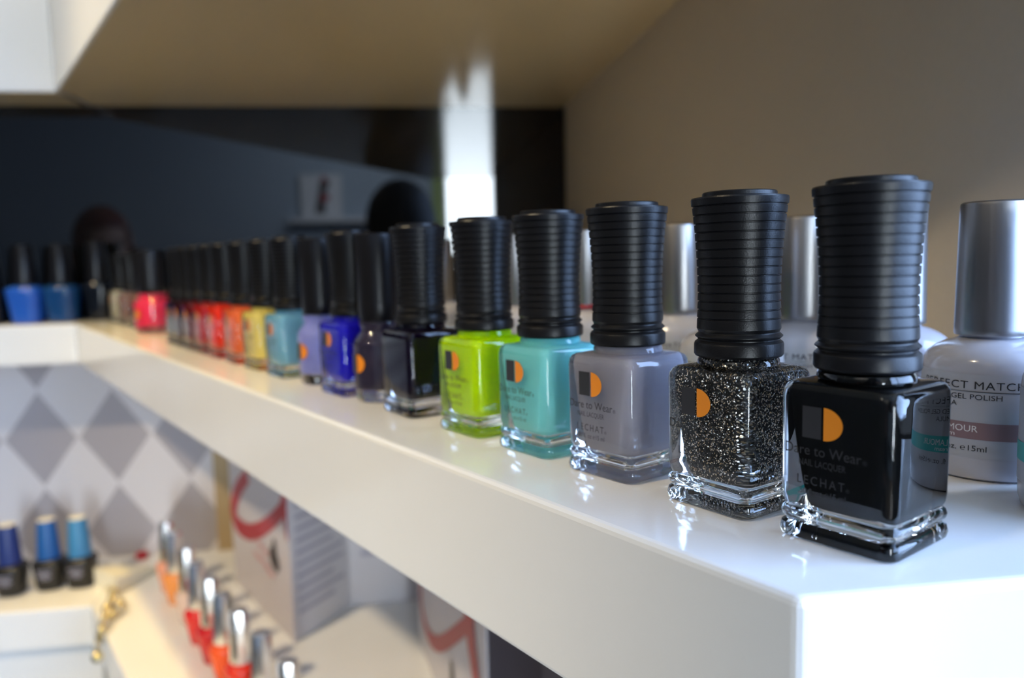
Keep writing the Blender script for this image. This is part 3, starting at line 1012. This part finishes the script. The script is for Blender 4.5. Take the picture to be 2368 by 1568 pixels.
# ---------------------------------------------------------------- people (seen only as reflections)
def skin_mesh(name, joints, bones, mat, parent, extra=None, voxel=0.007):
    """one continuous surface grown over connected joints (metres, local), joined with extra ellipsoids and remeshed"""
    me = bpy.data.meshes.new(name)
    keys = list(joints)
    me.from_pydata([joints[k][0] for k in keys], [(keys.index(a), keys.index(b)) for a, b in bones], [])
    o = bpy.data.objects.new(name, me)
    COL.objects.link(o)
    o.modifiers.new('skin', 'SKIN')
    for i, k in enumerate(keys):
        r = joints[k][1]
        me.skin_vertices[0].data[i].radius = r if isinstance(r, tuple) else (r, r)
        me.skin_vertices[0].data[i].use_root = (i == 0)
    sd = o.modifiers.new('sub', 'SUBSURF')
    sd.levels = sd.render_levels = 2
    dg = bpy.context.evaluated_depsgraph_get()
    m2 = bpy.data.meshes.new_from_object(o.evaluated_get(dg))
    bm = bmesh.new()
    bm.from_mesh(m2)
    for c, rr in (extra or []):
        bmesh.ops.create_uvsphere(bm, u_segments=24, v_segments=16, radius=1.0, matrix=Matrix.Translation(c) @ Matrix.Diagonal((*rr, 1)))
    m3 = bpy.data.meshes.new(name)
    bm.to_mesh(m3)
    bm.free()
    o.modifiers.clear()
    o.data = m3
    rm = o.modifiers.new('remesh', 'REMESH')
    rm.mode = 'VOXEL'
    rm.voxel_size = voxel
    sm = o.modifiers.new('smooth', 'SMOOTH')
    sm.iterations = 3
    dg = bpy.context.evaluated_depsgraph_get()
    m4 = bpy.data.meshes.new_from_object(o.evaluated_get(dg))
    o.modifiers.clear()
    o.data = m4
    m4.name = name
    m4.materials.clear()
    m4.materials.append(mat)
    for p_ in m4.polygons:
        p_.use_smooth = True
    o.parent = parent
    return o


def fingers(J, B, wrist, hand_dir, side_dir, curl_dir, key):
    """five fingers of unequal length rooted in the palm"""
    w, h, s, c = Vector(wrist), Vector(hand_dir).normalized(), Vector(side_dir).normalized(), Vector(curl_dir).normalized()
    palm = w + h * 0.055
    J[key + 'palm'] = (tuple(palm), (0.036, 0.018))
    for i, (off, ln) in enumerate(((-0.028, 0.068), (-0.009, 0.076), (0.010, 0.071), (0.028, 0.056))):
        k0 = palm + h * 0.035 + s * off
        k1 = k0 + h * ln * 0.45 + c * ln * 0.15
        k2 = k1 + h * ln * 0.25 + c * ln * 0.42
        J[key + 'f%da' % i] = (tuple(k0), 0.0098)
        J[key + 'f%db' % i] = (tuple(k1), 0.0090)
        J[key + 'f%dc' % i] = (tuple(k2), 0.0078)
        B += [(key + 'palm', key + 'f%da' % i), (key + 'f%da' % i, key + 'f%db' % i), (key + 'f%db' % i, key + 'f%dc' % i)]
    t0 = w + h * 0.035 - s * 0.036
    t1 = t0 + h * 0.035 - s * 0.016 + c * 0.012
    J[key + 'ta'] = (tuple(t0), 0.012)
    J[key + 'tb'] = (tuple(t1), 0.0095)
    B += [(key + 'palm', key + 'ta'), (key + 'ta', key + 'tb')]


def person(root, head, hands, hair_mat, long_hair, label, height_scale=1.0):
    """standing figure in local metres: floor at z=0, facing +y"""
    hx, hy, hz = head
    sh_z = hz - 0.235
    J = {'pelvis': ((0, -0.14, 0.86), (0.14, 0.10)), 'waist': ((0, -0.13, 1.02), (0.115, 0.085)), 'chest': ((0, hy * 0.5 - 0.08, sh_z - 0.10), (0.145, 0.10)),
         'neckbase': ((hx * 0.6, hy - 0.05, sh_z + 0.05), (0.065, 0.06)), 'neck': ((hx, hy - 0.025, hz - 0.12), (0.05, 0.05)), 'skull': ((hx, hy, hz), (0.070, 0.085))}
    B = [('pelvis', 'waist'), ('waist', 'chest'), ('chest', 'neckbase'), ('neckbase', 'neck'), ('neck', 'skull')]
    for sd, key in ((-1, 'l'), (1, 'r')):
        J[key + 'hip'] = ((sd * 0.09, -0.14, 0.80), (0.085, 0.085))
        J[key + 'knee'] = ((sd * 0.10, -0.12, 0.46), (0.055, 0.058))
        J[key + 'ankle'] = ((sd * 0.105, -0.15, 0.09), (0.035, 0.037))
        J[key + 'toe'] = ((sd * 0.115, 0.0, 0.035), (0.035, 0.028))
        B += [('pelvis', key + 'hip'), (key + 'hip', key + 'knee'), (key + 'knee', key + 'ankle'), (key + 'ankle', key + 'toe')]
        hd = Vector(hands[0 if sd < 0 else 1])
        shd = Vector((sd * 0.175, hy * 0.5 - 0.09, sh_z - 0.02))
        el = (shd + hd) / 2 + Vector((sd * 0.07, -0.07, -0.13))
        J[key + 'sho'] = (tuple(shd), (0.058, 0.058))
        J[key + 'elb'] = (tuple(el), (0.042, 0.042))
        J[key + 'wri'] = (tuple(hd), (0.026, 0.023))
        B += [('chest', key + 'sho'), (key + 'sho', key + 'elb'), (key + 'elb', key + 'wri')]
        dr = (hd - el).normalized()
        fingers(J, B, hd, dr, (-sd, 0, 0.2), (-sd, 0.25, 0), key)
        B.append((key + 'wri', key + 'palm'))
    face = [(Vector((hx, hy + 0.005, hz)), (0.076, 0.095, 0.115)), (Vector((hx, hy + 0.03, hz - 0.055)), (0.055, 0.065, 0.062)),
            (Vector((hx, hy + 0.102, hz - 0.022)), (0.013, 0.018, 0.024)), (Vector((hx, hy + 0.088, hz - 0.066)), (0.024, 0.012, 0.009)),
            (Vector((hx, hy + 0.086, hz + 0.022)), (0.055, 0.012, 0.010)),
            (Vector((hx - 0.079, hy + 0.0, hz - 0.015)), (0.012, 0.022, 0.032)), (Vector((hx + 0.079, hy + 0.0, hz - 0.015)), (0.012, 0.022, 0.032))]
    body = skin_mesh('body', J, B, M_SKIN, root, face, 0.006)
    eyes = MB()
    for sd in (-1, 1):
        eyes.sphere(((hx + sd * 0.031) / U, (hy + 0.088) / U, (hz + 0.002) / U), 0.011 / U, 12, 8)
    eyes.build('eyes', M_INKTXT, body, smooth=60)
    # clothes: a top with sleeves and trousers, a little larger than the body
    def grow(keys, add):
        out = {}
        for k in keys:
            r = J[k][1]
            r = r if isinstance(r, tuple) else (r, r)
            out[k] = (J[k][0], (r[0] + add, r[1] + add))
        return out
    tk = ['pelvis', 'waist', 'chest', 'neckbase', 'lsho', 'rsho', 'lelb', 'relb', 'lwri', 'rwri']
    tj = grow(tk, 0.014)
    for key in 'lr':
        a, b = Vector(J[key + 'elb'][0]), Vector(J[key + 'wri'][0])
        tj[key + 'wri'] = (tuple(a + (b - a) * 0.86), (0.036, 0.036))
    a, b = Vector(J['chest'][0]), Vector(J['neckbase'][0])
    tj['neckbase'] = (tuple(a + (b - a) * 0.85), (0.085, 0.078))
    skin_mesh('top', tj, [('pelvis', 'waist'), ('waist', 'chest'), ('chest', 'neckbase'), ('chest', 'lsho'), ('chest', 'rsho'), ('lsho', 'lelb'), ('rsho', 'relb'), ('lelb', 'lwri'), ('relb', 'rwri')], M_BLACKCLOTH, root, None, 0.009)
    lk = ['pelvis', 'lhip', 'rhip', 'lknee', 'rknee', 'lankle', 'rankle']
    skin_mesh('trousers', grow(lk, 0.012), [('pelvis', 'lhip'), ('pelvis', 'rhip'), ('lhip', 'lknee'), ('rhip', 'rknee'), ('lknee', 'lankle'), ('rknee', 'rankle')], M_TROUSER, root, None, 0.010)
    sh2 = MB()
    for sd in (-1, 1):
        sh2.loft([[((sd * 0.112 + a * 0.045) / U, (-0.06 + b * 0.135) / U, zz / U) for a, b in [(math.cos(2 * PI * i / 20), math.sin(2 * PI * i / 20)) for i in range(20)]] for zz in (0.0, 0.03)]
                 + [[((sd * 0.112 + a * 0.035) / U, (-0.075 + b * 0.11) / U, 0.075 / U) for a, b in [(math.cos(2 * PI * i / 20), math.sin(2 * PI * i / 20)) for i in range(20)]]])
    sh2.build('shoes', M_CAMERA, root, smooth=40)
    # hair: cap of hair open over the face
    hb = bmesh.new()
    bmesh.ops.create_uvsphere(hb, u_segments=32, v_segments=24, radius=1.0, matrix=Matrix.Translation((hx, hy - 0.008, hz + 0.012)) @ Matrix.Diagonal((0.094, 0.108, 0.125, 1) if long_hair else (0.102, 0.122, 0.130, 1)))
    dead = [v for v in hb.verts if v.co.y > hy + 0.055 and v.co.z < hz + (0.045 if long_hair else -0.05) and abs(v.co.x - hx) < 0.065]
    bmesh.ops.delete(hb, geom=dead, context='VERTS')
    if long_hair:
        for v in hb.verts:
            if v.co.z < hz - 0.02:
                f = (hz - 0.02 - v.co.z)
                v.co.z = hz - 0.02 - f * 2.2
                v.co.x = hx + (v.co.x - hx) * 1.18 + (0.02 if v.co.x > hx else -0.02)
    m = bpy.data.meshes.new('hair')
    hb.to_mesh(m)
    hb.free()
    m.materials.append(hair_mat)
    for p_ in m.polygons:
        p_.use_smooth = True
    ho = bpy.data.objects.new('hair', m)
    COL.objects.link(ho)
    ho.parent = root
    so = ho.modifiers.new('solid', 'SOLIDIFY')
    so.thickness = 0.012
    tag(root, label, 'person')
    return root


ph = empty('person', Vector((0.004, -0.23, 0)))
person(ph, (0.0, 0.02, 1.495), ((-0.125, 0.085, 1.335), (0.125, 0.085, 1.345)), M_HAIR, False,
       'person with black hair in a black top bent behind a camera, mirrored in the panel')
cm = empty('photo_camera', Vector((0, 0, 1.40)))
MB().box(-0.9, -1.25, -0.7, 0.9, -0.55, 0.6).box(-0.35, -1.2, 0.6, 0.35, -0.6, 0.85).build('camera_body', M_CAMERA, cm, bevel=0.08)
lens = MB()
nn = 32
lens.loft([[(r * math.cos(2 * PI * i / nn), y, r * math.sin(2 * PI * i / nn)) for i in range(nn)] for r, y in ((0.5, -0.55), (0.52, -0.4), (0.52, -0.12), (0.46, -0.10), (0.44, -0.14))])
lo = lens.build('lens_barrel', M_CAMERA, cm, smooth=40)
g_ = MB()
g_.loft([[(r * math.cos(2 * PI * i / nn), y, r * math.sin(2 * PI * i / nn)) for i in range(nn)] for r, y in ((0.43, -0.13), (0.3, -0.115), (0.05, -0.108))])
g_.build('front_glass', M_LENS, lo, smooth=60)
tag(cm, 'black camera held in front of the face of the person mirrored in the panel', 'camera')
wo = empty('person', Vector((-15.9 * U, -11.3 * U - 0.05, 0)), -0.5)
person(wo, (0.0, 0.03, 1.475), ((-0.16, 0.12, 0.95), (0.16, 0.12, 0.95)), M_AUBURN, True,
       'person with long auburn hair and dark clothes, dimly mirrored at left in the black panel')
